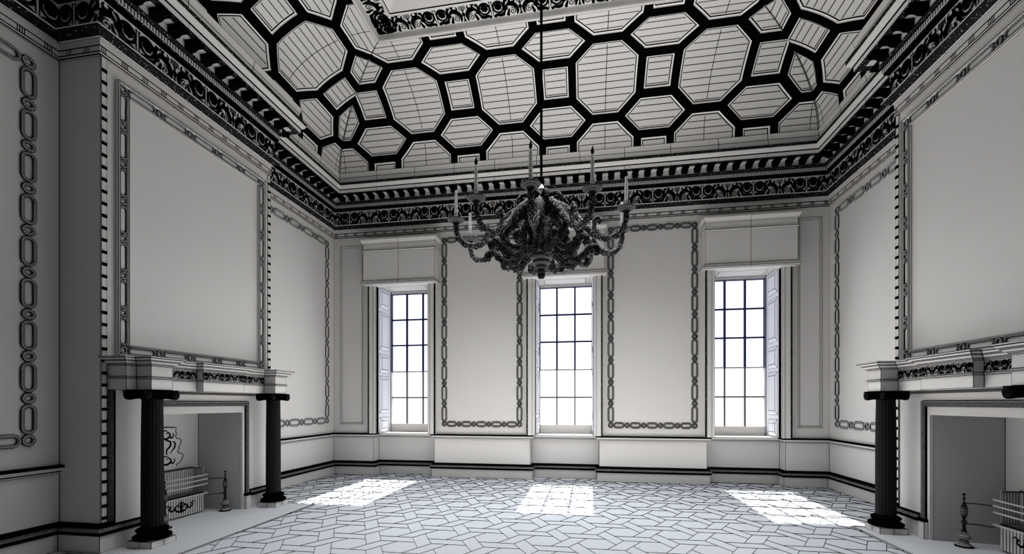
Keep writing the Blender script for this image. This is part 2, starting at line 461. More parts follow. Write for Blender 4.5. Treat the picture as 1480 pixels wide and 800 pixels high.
# pelmets
for wi, c in enumerate(WIN):
    mb = MB(); h = .815
    path = [(c-h,0),(c-h,-.28),(c,-.28),(c+h,-.28),(c+h,0)]
    prof = [(0,4.19),(.0,4.20),(.045,4.20),(.045,4.215),(.015,4.27),(0,4.28),(0,4.90),(.025,4.915),(.025,4.93),(0,4.935),(0,5.06),(.015,5.075),(.06,5.15),(.065,5.17),(0,5.17)]
    sweep(mb, path, prof, 'plw2', side=-1)
    mb.face([(c-h,0,5.17),(c-h,-.28,5.17),(c+h,-.28,5.17),(c+h,0,5.17)],'plaster')
    mb.face([(c-h,0,4.195),(c+h,0,4.195),(c+h,-.28,4.195),(c-h,-.28,4.195)],'plaster')
    o = mb.build('window_pelmet', origin=(c,0,4.2))
    tag(o, ['pale boxed pelmet over the left window','pale boxed pelmet over the middle window, partly behind the chandelier','pale boxed pelmet over the right window'][wi], 'pelmet', None)

# ------------------------------------------------------------------ skirting and dado rails
jogr = [(W,0)]
for c in WIN[::-1]: jogr += [(c+RC,0),(c+RC,.28),(c-RC,.28),(c-RC,0)]
jogr.append((0,0))
SK = jogr + ROOM[2:]
nb = len(jogr)-1
base_prof = [(.05,0),(.05,.184),(.065,.186),(.075,.197),(.077,.205),(.078,.225),(.078,.245),(.066,.262),(.05,.27),(.04,.285),(.015,.305),(0,.307)]
base_mat = ['plw','black','black','black','black','speck','torus','black','black','black','black']
dado_prof = [(0,.828),(.012,.835),(.02,.848),(.022,.856),(.026,.862),(.05,.868),(.057,.898),(.07,.905),(.075,.915),(.07,.928),(0,.932)]
dado_mat = ['black','plaster','black','black','plaster','plaster','black','black','black','black']
def base(name, edges, path=SK):
    mb = MB(); sweep(mb, path, base_prof, base_mat, closed=True, edges=edges); return struct(mb.build(name))
nS = len(SK)
L0 = nb
base('baseboard_back', list(range(0, nb)))
base('baseboard_rear', [nb+5])
def base_side(name, mir):
    mb = MB()
    # skirting is cut by the chimneypiece opening
    o1 = CB-.80; o2 = CB+.80
    sweep(mb, [(W,0),(0,0),(0,B1),(BD,B1),(BD,o2)], base_prof, base_mat, edges=[1,2,3])
    sweep(mb, [(BD,o1),(BD,B0),(0,B0),(0,RY),(W,RY)], base_prof, base_mat, edges=[0,1,2])
    return struct(mb.build(name, mir=mir))
base_side('baseboard_left', False); base_side('baseboard_right', True)
tn = 1
mb = MB(); sweep(mb, SK, dado_prof, dado_mat, closed=True, edges=list(range(0,nb)))
struct(mb.build('trim_%d'%tn),'moulded dado rail along the far wall under the windows'); tn += 1
for mir, side in ((False,'left'),(True,'right')):
    mb = MB()
    sweep(mb, [(W,0),(0,0),(0,B1)], dado_prof, dado_mat, edges=[1])
    sweep(mb, [(0,B0),(0,RY),(W,RY)], dado_prof, dado_mat, edges=[0])
    mb.face([(0,B0+.0,.832)]+[(o,B0+.035 if o>0 else B0,z) for o,z in dado_prof],'plaster')
    struct(mb.build('trim_%d'%tn, mir=mir),'moulded dado rail on the %s wall'%side); tn += 1

# ------------------------------------------------------------------ cornice
cprof = [(0,5.34),(.02,5.344),(.02,5.52),(.045,5.525),(.07,5.545),(.115,5.575),(.12,5.583),(.12,5.600),(.05,5.605),(.05,5.925),(.065,5.93),(.10,5.97),(.105,5.99),
         (.11,5.992),(.11,6.050),(.125,6.055),(.15,6.085),(.15,6.100),(.13,6.102),(.13,6.205),(.235,6.205),(.335,6.205),(.335,6.275),(.345,6.278),(.345,6.290),(.37,6.30),(.395,6.335),(.40,6.345),(.405,6.40),(.39,6.41),(.31,6.415),(.31,6.43),(.325,6.53),(.35,6.63)]
cmat = ['plw','plw2','plw2','orn','orn','black','plaster','plaster','black','black','black','orn','plaster',
        'hatch','black','orn','black','plaster','plaster','plaster','orn','plw2','black','black','plaster','plaster','plaster','orn','black','black','plaster','plw','plw']
cmat[1] = 'plaster'; cmat[8] = 'plaster'
assert len(cmat) == len(cprof)-1, (len(cmat), len(cprof))
PU = .94
MODP = .235
def modillion():
    mb = MB()
    pr = [(0,0),(.18,0),(.185,-.02),(.18,-.045),(.16,-.058),(.12,-.055),(.09,-.062),(.055,-.085),(.02,-.09),(0,-.09)]
    w = .053
    mb.prism(pr, lambda p:(-w,-p[0],p[1]), lambda p:(w,-p[0],p[1]), 'black')
    mb.box((-.06,-.185,-.014),(.06,0,0),'black')
    for s in (-1,1):
        for cy,cz,r in ((-.165,-.034,.026),(-.045,-.055,.035)):
            pts=[(s*(w+.004),cy+r*(1-t*.7)*math.cos(7*t),cz+r*(1-t*.7)*math.sin(7*t)) for t in [k/9 for k in range(10)]]
            mb.tube(pts,.006,'black',5)
    return mb
mod_mesh = None
def cornice(name, label, edges, mod_edges, yclip=-7.2):
    global mod_mesh
    mb = MB(); path = ROOM
    N = len(path)
    cl = [(i,(i+1)%N) for i in edges]
    sweep(mb, path, cprof, cmat, closed=True, edges=edges, step=PU)
    orn = MB(); mods = []
    for i in edges:
        P = Vector(path[i]); Q = Vector(path[(i+1)%N]); d = (Q-P); L = d.length; d.normalize(); n = Vector((-d.y,d.x))
        # miter shortening sign at both ends
        def miter(k):
            a = (Vector(path[k%N])-Vector(path[(k-1)%N])).normalized(); b = (Vector(path[(k+1)%N])-Vector(path[k%N])).normalized()
            return 1 if a.x*b.y-a.y*b.x > 0 else -1
        m0, m1 = miter(i), miter(i+1)
        s0, s1 = m0*.056, L-m1*.056
        def fn(x,y,o=.056,z0=5.612): 
            p = P + d*(s0+x) + n*o; return (p.x,p.y,z0+y)
        cen = (L/2)
        if L > .3:
            ornament(orn, s1-s0, PU, .305, fn, phase=(cen-s0) % PU)
        # fascia: two fillet lines with groups of four upright seams
        f0, f1 = m0*.021, L-m1*.021
        hw = .0068 if edges is not E_BACK else .0085
        def bar(x0,x1,z0,z1):
            a = P+d*x0+n*.0215; b = P+d*x1+n*.0215
            mb.face([(a.x,a.y,z0),(b.x,b.y,z0),(b.x,b.y,z1),(a.x,a.y,z1)],'black')
        for z in (5.347,5.378,5.441): bar(f0,f1,z-hw,z+hw)
        k = -int(L/2/MODP)-1
        while cen+k*MODP < L:
            for q in (-.03,-.01,.01,.03):
                x = cen+(k+.5)*MODP+q
                if f0 < x-hw and x+hw < f1: bar(x-hw*.7,x+hw*.7,5.378,5.441)
            k += 1
        # modillions
        if i in mod_edges:
            k = -int(L/2/MODP)-2
            while cen+k*MODP < L+.4:
                x = cen+(k+.5)*MODP
                lo = .19*m0 if m0>0 else -.10; hi = L-.19 if m1>0 else L+.10
                if lo < x < hi:
                    p = P+d*x+n*.13
                    if p.y > yclip: mods.append((p.x,p.y,math.atan2(n.y,n.x)+PI/2))
                k += 1
    o = struct(mb.build(name), label)
    if orn.f: orn.build('frieze_scrolls', o)['label'] = 'black acanthus scrolls of the frieze'
    if mod_mesh is None:
        t = modillion().build('modillion'); mod_mesh = t.data; bpy.data.objects.remove(t)
    for x,y,a in mods:
        c = bpy.data.objects.new('modillion', mod_mesh); COL.objects.link(c); c.parent = o; c.location = (x,y,6.204); c.rotation_euler = (0,0,a)
    return o
cornice('trim_%d'%tn,'deep carved cornice and scroll frieze across the far wall',E_BACK,E_BACK); tn+=1
cornice('trim_%d'%tn,'deep carved cornice and scroll frieze breaking round the left chimney breast',E_LEFT,E_LEFT); tn+=1
cornice('trim_%d'%tn,'deep carved cornice and scroll frieze breaking round the right chimney breast',E_RIGHT,E_RIGHT); tn+=1
mb = MB(); sweep(mb, ROOM, cprof, cmat, closed=True, edges=E_REAR); struct(mb.build('trim_%d'%tn)); tn+=1

# ------------------------------------------------------------------ coved, coffered ceiling
CA, CBB, CI, CZ0 = 1.74, 1.24, .35, 6.63
NS = 400
arc = [(CI+CA*(1-math.cos(k/NS*PI/2)), CZ0+CBB*math.sin(k/NS*PI/2)) for k in range(NS+1)]
SL = [0.0]
for a,b in zip(arc,arc[1:]): SL.append(SL[-1]+math.dist(a,b))
ST = SL[-1]
import bisect
def cove(s, dep=0.0):
    s = min(max(s,0),ST); k = min(max(bisect.bisect_right(SL,s)-1,0),NS-1)
    t = (s-SL[k])/(SL[k+1]-SL[k]); a,b = arc[k],arc[k+1]
    i = a[0]+(b[0]-a[0])*t; z = a[1]+(b[1]-a[1])*t
    tx, tz = b[0]-a[0], b[1]-a[1]; l = math.hypot(tx,tz); nx, nz = -tz/l, tx/l     # outward (away from the room)
    return i+nx*dep, z+nz*dep
PX, PS, SC0 = 1.855, 1.325, 1.21
eA, bq, ow = .27, .33, .62
RW = .085
def polys(L, x_oct):
    """skeleton cells in (x, s)"""
    cells = []
    sq = PX/2-ow
    n = int(L/PX)+3
    for k in range(-2, n):
        cx = x_oct + k*PX
        for r in (-1,0,1):
            cs = SC0 + r*PS
            cells.append(('oct',cx,cs,[(cx-eA,cs-PS/2),(cx+eA,cs-PS/2),(cx+ow,cs-bq),(cx+ow,cs+bq),(cx+eA,cs+PS/2),(cx-eA,cs+PS/2),(cx-ow,cs+bq),(cx-ow,cs-bq)]))
            hx = cx+PX/2
            cells.append(('sq',hx,cs,[(hx-sq,cs-bq),(hx+sq,cs-bq),(hx+sq,cs+bq),(hx-sq,cs+bq)]))
            hs = cs+PS/2
            cells.append(('hex',hx,hs,[(hx-PX/2+eA,hs),(hx-sq,hs-(PS/2-bq)),(hx+sq,hs-(PS/2-bq)),(hx+PX/2-eA,hs),(hx+sq,hs+(PS/2-bq)),(hx-sq,hs+(PS/2-bq))]))
        hx = cx+PX/2; hs = SC0-1.5*PS
    return cells
def inset(poly, d):
    n = len(poly); out = []
    for i in range(n):
        p0,p1,p2 = Vector(poly[i-1]),Vector(poly[i]),Vector(poly[(i+1)%n])
        a = (p1-p0).normalized(); b = (p2-p1).normalized(); n1 = Vector((-a.y,a.x)); n2 = Vector((-b.y,b.x))
        q = p1+(n1+n2)/(1+n1.dot(n2))*d; out.append((q.x,q.y))
    return out
def ccw(poly):
    A = sum(poly[i][0]*poly[(i+1)%len(poly)][1]-poly[(i+1)%len(poly)][0]*poly[i][1] for i in range(len(poly)))
    return poly if A > 0 else poly[::-1]
def cove_side(rib, pan, L, fn, two_groins=True):
    """fn(x, i, z) -> 3D; x runs along the wall from the corner"""
    def P(x, s, dep=0.0):
        s = min(max(s,0),ST); i0,_ = cove(s); i,z = cove(s,dep)
        x = max(x, i0)
        if two_groins: x = min(x, L-i0)
        else: x = min(x, L)
        return fn(x,i,z)
    def quad(mbx, pts, mat, uv=None):
        V = [Vector(p) for p in pts]
        ar = (V[2]-V[0]).cross(V[3]-V[1]).length if len(V)==4 else (V[1]-V[0]).cross(V[2]-V[0]).length
        if ar < 2e-5: return
        mbx.face(V, mat, uv)
    def valid(x,s): 
        if s < -.02 or s > ST+.02: return False
        return True
    for kind,cx,cs,poly in polys(L, 2.3375):
        poly = ccw(poly)
        if max(p[1] for p in poly) < 0 or min(p[1] for p in poly) > ST: continue
        xmin,xmax = min(p[0] for p in poly),max(p[0] for p in poly)
        if xmax < CI or xmin > L-CI*(1 if two_groins else 0): continue
        rings = [(poly,0.0),(inset(poly,RW-.012),0.0),(inset(poly,RW-.012),.018),(inset(poly,RW+.010),.018),(inset(poly,RW+.028),.024),(inset(poly,RW+.040),.02)]
        rm = ['black','rim','rim','black','plaster']
        for (A,da),(B,db),mat in zip(rings,rings[1:],rm):
            n = len(A); tgt = rib if mat=='black' and da==0 and db==0 else pan
            for e in range(n):
                a0,a1,b0,b1 = A[e],A[(e+1)%n],B[e],B[(e+1)%n]
                K = max(1,int(math.dist(a0,a1)/.06))
                for k in range(K):
                    t0,t1 = k/K,(k+1)/K; lp = lambda p,q,t:(p[0]+(q[0]-p[0])*t,p[1]+(q[1]-p[1])*t)
                    q = [(lp(a0,a1,t0),da),(lp(a0,a1,t1),da),(lp(b0,b1,t1),db),(lp(b0,b1,t0),db)]
                    if all(p[0] <= cove(p[1])[0] or p[1] < 0 or p[1] > ST for p,dd in q): continue
                    if two_groins and all(p[0] >= L-cove(p[1])[0] for p,dd in q): continue
                    quad(tgt,[P(*p,dd) for p,dd in q],mat)
        F = rings[-1][0]; s0 = max(0,min(p[1] for p in F)); s1 = min(ST,max(p[1] for p in F))
        if s1 <= s0: continue
        def ext(s):
            xx = []
            for i in range(len(F)):
                a,b = F[i],F[(i+1)%len(F)]
                if abs(a[1]-b[1]) < 1e-9:
                    if abs(a[1]-s)<1e-6: xx += [a[0],b[0]]
                    continue
                t = (s-a[1])/(b[1]-a[1])
                if -1e-9 <= t <= 1+1e-9: xx.append(a[0]+(b[0]-a[0])*t)
            return (min(xx),max(xx)) if xx else (cx,cx)
        brk = sorted(set([s0,s1]+[p[1] for p in F if s0<p[1]<s1]+[s0+(s1-s0)*k/10 for k in range(1,10)]))
        for sa,sb in zip(brk,brk[1:]):
            xa,xb = ext(sa+1e-7),ext(sb-1e-7)
            quad(pan,[P(xa[0],sa,.020),P(xa[1],sa,.020),P(xb[1],sb,.020),P(xb[0],sb,.020)],'coffero' if kind=='oct' else 'coffer',
                 [(xa[0]-cx,sa),(xa[1]-cx,sa),(xb[1]-cx,sb),(xb[0]-cx,sb)])
        if kind=='oct':
            for k in range(12):
                sa,sb = s0+(s1-s0)*k/12, s0+(s1-s0)*(k+1)/12
                quad(pan,[P(cx-.006,sa,.018),P(cx+.006,sa,.018),P(cx+.006,sb,.018),P(cx-.006,sb,.018)],'black')
    # dark seam where the folded coffers meet at the groin
    for k in range(40):
        sa,sb = ST*k/40,ST*(k+1)/40
        ia,za = cove(sa,.015); ib,zb = cove(sb,.015); ja = cove(sa)[0]; jb = cove(sb)[0]
        for g0,g1 in ((lambda j:j, lambda j:j+.008),)+(((lambda j:L-j, lambda j:L-j-.008),) if two_groins else ()):
            pan.face([fn(g0(ja),ia,za),fn(g1(ja),ia,za),fn(g1(jb),ib,zb),fn(g0(jb),ib,zb)],'black')
cel = MB(); rib = MB(); pan = MB()
cove_side(rib,pan,W,lambda x,i,z:(x,-i,z))
cove_side(rib,pan,-RY,lambda x,i,z:(i,-x,z),False)
cove_side(rib,pan,-RY,lambda x,i,z:(W-i,-x,z),False)
# flat border, recess and upper lid
IN = CI+CA
rect = [(W-IN,-IN),(IN,-IN),(IN,RY+.02),(W-IN,RY+.02)]
fprof = [(0,7.87),(.05,7.868),(.055,7.875),(.055,7.96),(.06,7.965),(.40,7.965),(.405,7.955),(.43,7.95),(.44,7.965),(.45,7.975),(.56,8.08),(.57,8.085),(.58,8.16),(.66,8.20),(.70,8.28),(.80,8.30),(.80,8.34),(.95,8.36)]
fm = ['plw','plaster','plaster','plaster','plw2','plw2','plaster','black','plaster','plaster','plw','plw2','plw2','plw2','plw2','plw2','plw2']
sweep(cel, rect, fprof, fm, closed=True)
x0,x1,y1 = IN+.95, W-IN-.95, -IN-.95
cel.face([(x0,y1,8.36),(x1,y1,8.36),(x1,RY,8.36),(x0,RY,8.36)],'plaster')
cel.face([(-.5,.9,8.55),(W+.5,.9,8.55),(W+.5,RY-.3,8.55),(-.5,RY-.3,8.55)],'plaster')  # unseen lid added above the ceiling to block daylight
# upper outside shell so no daylight leaks over the cove
for a,b in (((-.3,.05),(W+.3,.05)),((-.3,.05),(-.3,RY)),((W+.3,.05),(W+.3,RY)),((-.3,RY),(W+.3,RY))):
    cel.face([(*a,6.2),(*b,6.2),(*b,8.55),(*a,8.55)],'plaster')
ceil = struct(cel.build('ceiling'),'coved ceiling with raised central border')
rib.build('coffer_ribs', ceil)['label'] = 'black interlaced ribs of octagons, hexagons and squares'
pan.build('coffer_panels', ceil)['label'] = 'pale boarded coffers'
orn = MB(); L = W-2*IN-.12
ornament(orn, L, PU, .32, lambda x,y:(IN+.06+x,-IN-.07-y,7.962), phase=L/2%PU)
Ly = 6.5
ornament(orn, Ly, PU, .32, lambda x,y:(IN+.07+y,-IN-.06-x,7.962), phase=.2)
ornament(orn, Ly, PU, .32, lambda x,y:(W-IN-.07-y,-IN-.06-x,7.962), phase=.2)
ornament(orn, 4.0, .7, .2, lambda x,y:(x0+.1+x,y1-.06-y,8.352))
orn.build('border_scrolls', ceil)['label'] = 'black scroll ornament of the ceiling border'

# ------------------------------------------------------------------ chain mouldings on the walls
def stadium(cx, cy, lx, ly, n):
    """closed elongated ring, half sizes lx, ly (2D)"""
    pts = []
    if abs(lx-ly) < .012: return [(cx+lx*math.cos(2*PI*k/n), cy+ly*math.sin(2*PI*k/n)) for k in range(n)]
    vert = ly > lx; R = min(lx,ly); S = max(lx,ly)-R
    q = n//4
    for k in range(q+1): a = -PI/2+PI*k/q; pts.append((S+R*math.cos(a), R*math.sin(a)))
    for k in range(1,q): pts.append((S-2*S*k/q, R))
    for k in range(q+1): a = PI/2+PI*k/q; pts.append((-S+R*math.cos(a), R*math.sin(a)))
    for k in range(1,q): pts.append((-S+2*S*k/q, -R))
    return [(cx+(-y if vert else x), cy+(x if vert else y)) for x,y in pts]
def chain_rect(mb, a0, a1, z0, z1, fn, nh, nv, wd=.058, mat='chain', n=28, tr=.017, ol=.0042):
    """fn(a, z) -> 3D. rings at the corners, long links alternating with small rings"""
    def link(cx,cz,lx,lz,k):
        mb.tube([fn(*p) for p in stadium(cx,cz,lx,lz,k)], tr, mat, 6, closed=True)
        for e in (-tr*.98, tr*.98):
            mb.tube([fn(*p) for p in stadium(cx,cz,lx+e,lz+e,20)], ol, 'black', 4, closed=True, cap=False)
    rs = min(.046, wd*.86)
    def run(p0,p1,n_,hor):
        P = (p1-p0)/n_
        for k in range(n_):
            c = p0+P*(k+.5); hl = P/2-rs-tr-.016
            for fx in ((z0,z1) if hor else (a0,a1)):
                if hor: link(c,fx,hl,wd,n)
                else: link(fx,c,wd,hl,n)
                if k>0:
                    if hor: link(p0+P*k,fx,rs*.9,rs,14)
                    else: link(fx,p0+P*k,rs,rs*.9,14)
    run(a0,a1,nh,True); run(z0,z1,nv,False)
    for a in (a0,a1):
        for z in (z0,z1): link(a,z,rs,rs,14)
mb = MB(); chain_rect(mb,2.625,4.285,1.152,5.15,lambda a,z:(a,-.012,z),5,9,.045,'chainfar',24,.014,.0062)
tag(mb.build('chain_molding_frame',origin=(3.44,0,1.15)),'rectangular plaster chain moulding on the far wall between left and middle windows','wall moulding')
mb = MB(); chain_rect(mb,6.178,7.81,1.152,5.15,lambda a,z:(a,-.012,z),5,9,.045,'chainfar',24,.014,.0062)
tag(mb.build('chain_molding_frame',origin=(7.0,0,1.15)),'rectangular plaster chain moulding on the far wall between middle and right windows','wall moulding')
for mir,s in ((False,'left'),(True,'right')):
    mb = MB(); chain_rect(mb,-2.51,-.28,1.22,5.145,lambda a,z:(.012,a,z),5,9,.055,'chain',28,.015,.0052)
    tag(mb.build('chain_molding_frame',mir=mir,origin=((W if mir else 0),-1.4,1.22)),'plaster chain moulding on the %s wall in the corner beyond the fireplace'%s,'wall moulding')
mb = MB(); chain_rect(mb,-7.9,-5.673,1.217,5.128,lambda a,z:(.014,a,z),5,9,.052,'chain',44,.017)
tag(mb.build('chain_molding_frame',origin=(0,-6.8,1.2)),'large plaster chain moulding nearest the camera at the left edge','wall moulding')
# narrow plain panels at both ends of the far wall
for x0,x1,lab in ((.158,.736,'narrow sunk panel moulding on the far wall left of the left window'),(9.68,10.12,'narrow sunk panel moulding on the far wall right of the right window')):
    mb = MB(); z0,z1 = 1.12,5.16
    R = [[(x0,z0),(x1,z0),(x1,z1),(x0,z1)]]
    for d in (.02,.04,.055): R.append([(x0+d,z0+d),(x1-d,z0+d),(x1-d,z1-d),(x0+d,z1-d)])
    dp = [-.002,-.022,-.01,-.002]
    for (A,da),(B,db) in zip(zip(R,dp),zip(R[1:],dp[1:])):
        for k in range(4): mb.face([(A[k][0],da,A[k][1]),(A[(k+1)%4][0],da,A[(k+1)%4][1]),(B[(k+1)%4][0],db,B[(k+1)%4][1]),(B[k][0],db,B[k][1])],'plw2')
    tag(mb.build('panel_molding',origin=((x0+x1)/2,0,z0)),lab,'wall moulding')

# ------------------------------------------------------------------ overmantel frames
for mir,s in ((False,'left'),(True,'right')):
    t = thing('overmantel_frame','large empty chain-bordered plaster panel frame above the %s mantel'%s,'wall frame',(BD,CB,2.13),mir=mir)
    a0,a1,z0,z1 = -5.196,-2.985+.0,2.13,5.19
    a0,a1 = CB-1.15,CB+1.15
    w = .135; X = BD
    mb = MB()
    def rr(d): return [(a0+d,z0+d),(a1-d,z0+d),(a1-d,z1-d),(a0+d,z1-d)]
    lv = [(0,0),(0,.05),(.014,.055),(.028,.020),(.034,.022),(w-.034,.022),(w-.026,.020),(w-.012,.05),(w,.04),(w,.004)]
    mm = ['plw2','plw2','plw2','plw2','plaster','plw2','plw2','plw2','plw']
    for (d0,h0),(d1,h1),m_ in zip(lv,lv[1:],mm):
        A,B = rr(d0),rr(d1)
        for k in range(4):
            mb.face([(X+h0,*A[k]),(X+h0,*A[(k+1)%4]),(X+h1,*B[(k+1)%4]),(X+h1,*B[k])],m_)
    mb.build('frame',t,mir=mir)
    mb = MB(); chain_rect(mb,a0+w/2,a1-w/2,z0+w/2,z1-w/2,lambda a,z:(X+.03,a,z),5,7,.040,'chain',36,.012,.0042)
    mb.build('chain_molding',t,mir=mir)
    mb = MB(); A = rr(w); mb.face([(X+.006,*p) for p in A][::-1],'plaster'); mb.build('field_panel',t,mir=mir)

# ------------------------------------------------------------------ chimneypieces
def chimneypiece(mir, side):
    t = thing('chimneypiece','pale classical mantelpiece on two black columns against the %s chimney breast'%side,'mantelpiece',(.8,CB,0),mir=mir)
    Xe, Xb, Xt = .79,.98,.88
    Y = lambda d: CB+d
    path = [(BD,Y(-1.235)),(Xe,Y(-1.235)),(Xe,Y(-1.12)),(Xb,Y(-1.12)),(Xb,Y(-.86)),(Xe,Y(-.86)),(Xe,Y(-.343)),(Xt,Y(-.343)),(Xt,Y(.343)),(Xe,Y(.343)),(Xe,Y(.86)),(Xb,Y(.86)),(Xb,Y(1.12)),(Xe,Y(1.12)),(Xe,Y(1.235)),(BD,Y(1.235))]
    prof = [(0,1.75),(0,1.872),(.014,1.876),(.018,1.888),(.004,1.894),(0,1.896),(0,2.012),(.012,2.02),(.016,2.03),(.03,2.035),(.05,2.058),(.054,2.068),(.066,2.07),(.084,2.092),(.09,2.095),(.09,2.112),(0,2.112)]
    mb = MB(); sweep(mb,path,prof,'plw2',side=-1)
    mb.face([(x,y,1.75) for x,y in path][::-1],'plaster')
    # mantel top
    mb.box((BD,Y(-1.32),2.100),(Xe+.08,Y(1.32),2.112),'plaster')
    mb.build('entablature',t,mir=mir)
    mb = MB(); U = .345
    for y0,y1,x in ((-.86,-.343,Xe),(-.343,.343,Xt),(.343,.86,Xe)):
        L = y1-y0
        ornament(mb,L,U,.104,lambda a,b,y0=y0,x=x:(x+.004,Y(y0)+a,1.902+b),phase=(0 if y0<-.5 else (L/2 if abs(y0)<.35 and y0<0 else L)) )
    mb.build('frieze_scrolls',t,mir=mir)['label']='black scroll ornament of the mantel frieze'
    # bed moulding, stone surround and bolection moulding round the opening
    mb = MB(); s = .04
    for y0,y1,z0,z1 in ((-1.18,-.67,.0,1.75),(.67,1.18,.0,1.75),(-.67,.67,fbZ,1.75)):
        mb.box((BD,Y(y0),z0),(BD+s,Y(y1),z1),'plaster')
    for sg in (-1,1):
        mb.box((BD,Y(sg*1.18)-.004,.0),(BD+s+.003,Y(sg*1.18)+.004,1.75),'black')
    mb.box((BD+s,Y(-1.1),1.715),(BD+s+.02,Y(1.1),1.75),'torus')
    mb.build('surround',t,mir=mir)
    mb = MB(); X = BD+s
    def rect_(d): return [(Y(-(.67+d)),.235),(Y(-(.67+d)),fbZ+.06+d),(Y(.67+d),fbZ+.06+d),(Y(.67+d),.235)]
    lv = [(.035,0),(.04,.022),(.06,.04),(.085,.020),(.10,.03),(.11,0)]
    mm = ['black','torus','speck','speck','black']
    for (d0,h0),(d1,h1),m_ in zip(lv,lv[1:],mm):
        A,B = rect_(d0),rect_(d1)
        for k in range(3): mb.face([(X+h0,*A[k]),(X+h0,*A[k+1]),(X+h1,*B[k+1]),(X+h1,*B[k])],m_)
    for sg in (-1,1):      # feet and plinths of the moulding
        ya,yb = sorted((Y(sg*.69),Y(sg*.80)))
        mb.box((X,ya,.205),(X+.055,yb,.24),'black')
        mb.box((X,ya,.0),(X+.045,yb,.205),'plw')
    mb.build('fireplace_molding',t,mir=mir)['label']='dark rounded moulding framing the fireplace opening'
    # vertical outer moulding
    for sg in (-1,1):
        mb = MB(); y = Y(sg*1.205)
        mb.tube([(BD+.01,y,.31),(BD+.01,y,1.75)],.030,'torus',10)
        mb.build('edge_molding',t,mir=mir)
    for sg in (-1,1):
        cy = Y(sg*.99); cx = .85
        mb = MB()
        fl_ = lambda a,z: 1-.05*abs(math.sin(a*10))
        mb.lathe([(.107,.215),(.106,.30),(.106,.7),(.104,1.2),(.098,1.63),(.102,1.65)],'blk2',80,(cx,cy,0),False,fl_)
        col = mb.build('column',t,mir=mir); col['label']='black fluted column shaft'
        mb = MB(); mb.lathe([(0,.08),(.165,.08),(.182,.095),(.182,.115),(.165,.128),(.150,.132),(.135,.15),(.140,.162),(.152,.168),(.155,.185),(.142,.198),(.122,.203),(.115,.215),(.104,.222)],'black',32,(cx,cy,0))
        mb.build('column_base',col,mir=mir)
        mb = MB(); mb.box((cx-.152,cy-.152,0),(cx+.152,cy+.152,.078),'plw'); 
        mb.box((cx-.003,cy-.1535,0),(cx+.003,cy+.1535,.0785),'black'); mb.box((cx-.1535,cy-.003,0),(cx+.1535,cy+.003,.0785),'black')
        mb.box((cx-.145,cy-.145,.078),(cx+.145,cy+.145,.083),'speck')
        mb.build('column_plinth',col,mir=mir)
        mb = MB()
        for v in (-1,1):   # volutes: rolled bolsters running front to back
            vy = cy+v*.165
            pts = [(cx+dx,vy,1.693) for dx in (-.13,-.11,-.06,0,.06,.11,.13)]
            mb.tube(pts,[.054,.056,.048,.042,.048,.056,.054],'black',20)
            for fx in (-.131,.131):
                sp = [(cx+fx,vy+v*(.05-.042*k/17)*math.cos(k*.75),1.693+(.05-.042*k/17)*math.sin(k*.75)) for k in range(18)]
                mb.tube(sp,.006,'blk2',5)
        mb.box((cx-.12,cy-.17,1.695),(cx+.12,cy+.17,1.74),'black')
        mb.lathe([(0,1.645),(.10,1.645),(.125,1.665),(.13,1.69),(.11,1.70),(0,1.70)],'black',28,(cx,cy,0))
        mb.box((cx-.15,cy-.185,1.735),(cx+.15,cy+.185,1.75),'black')
        mb.build('capital',col,mir=mir)
chimneypiece(False,'left'); chimneypiece(True,'right')

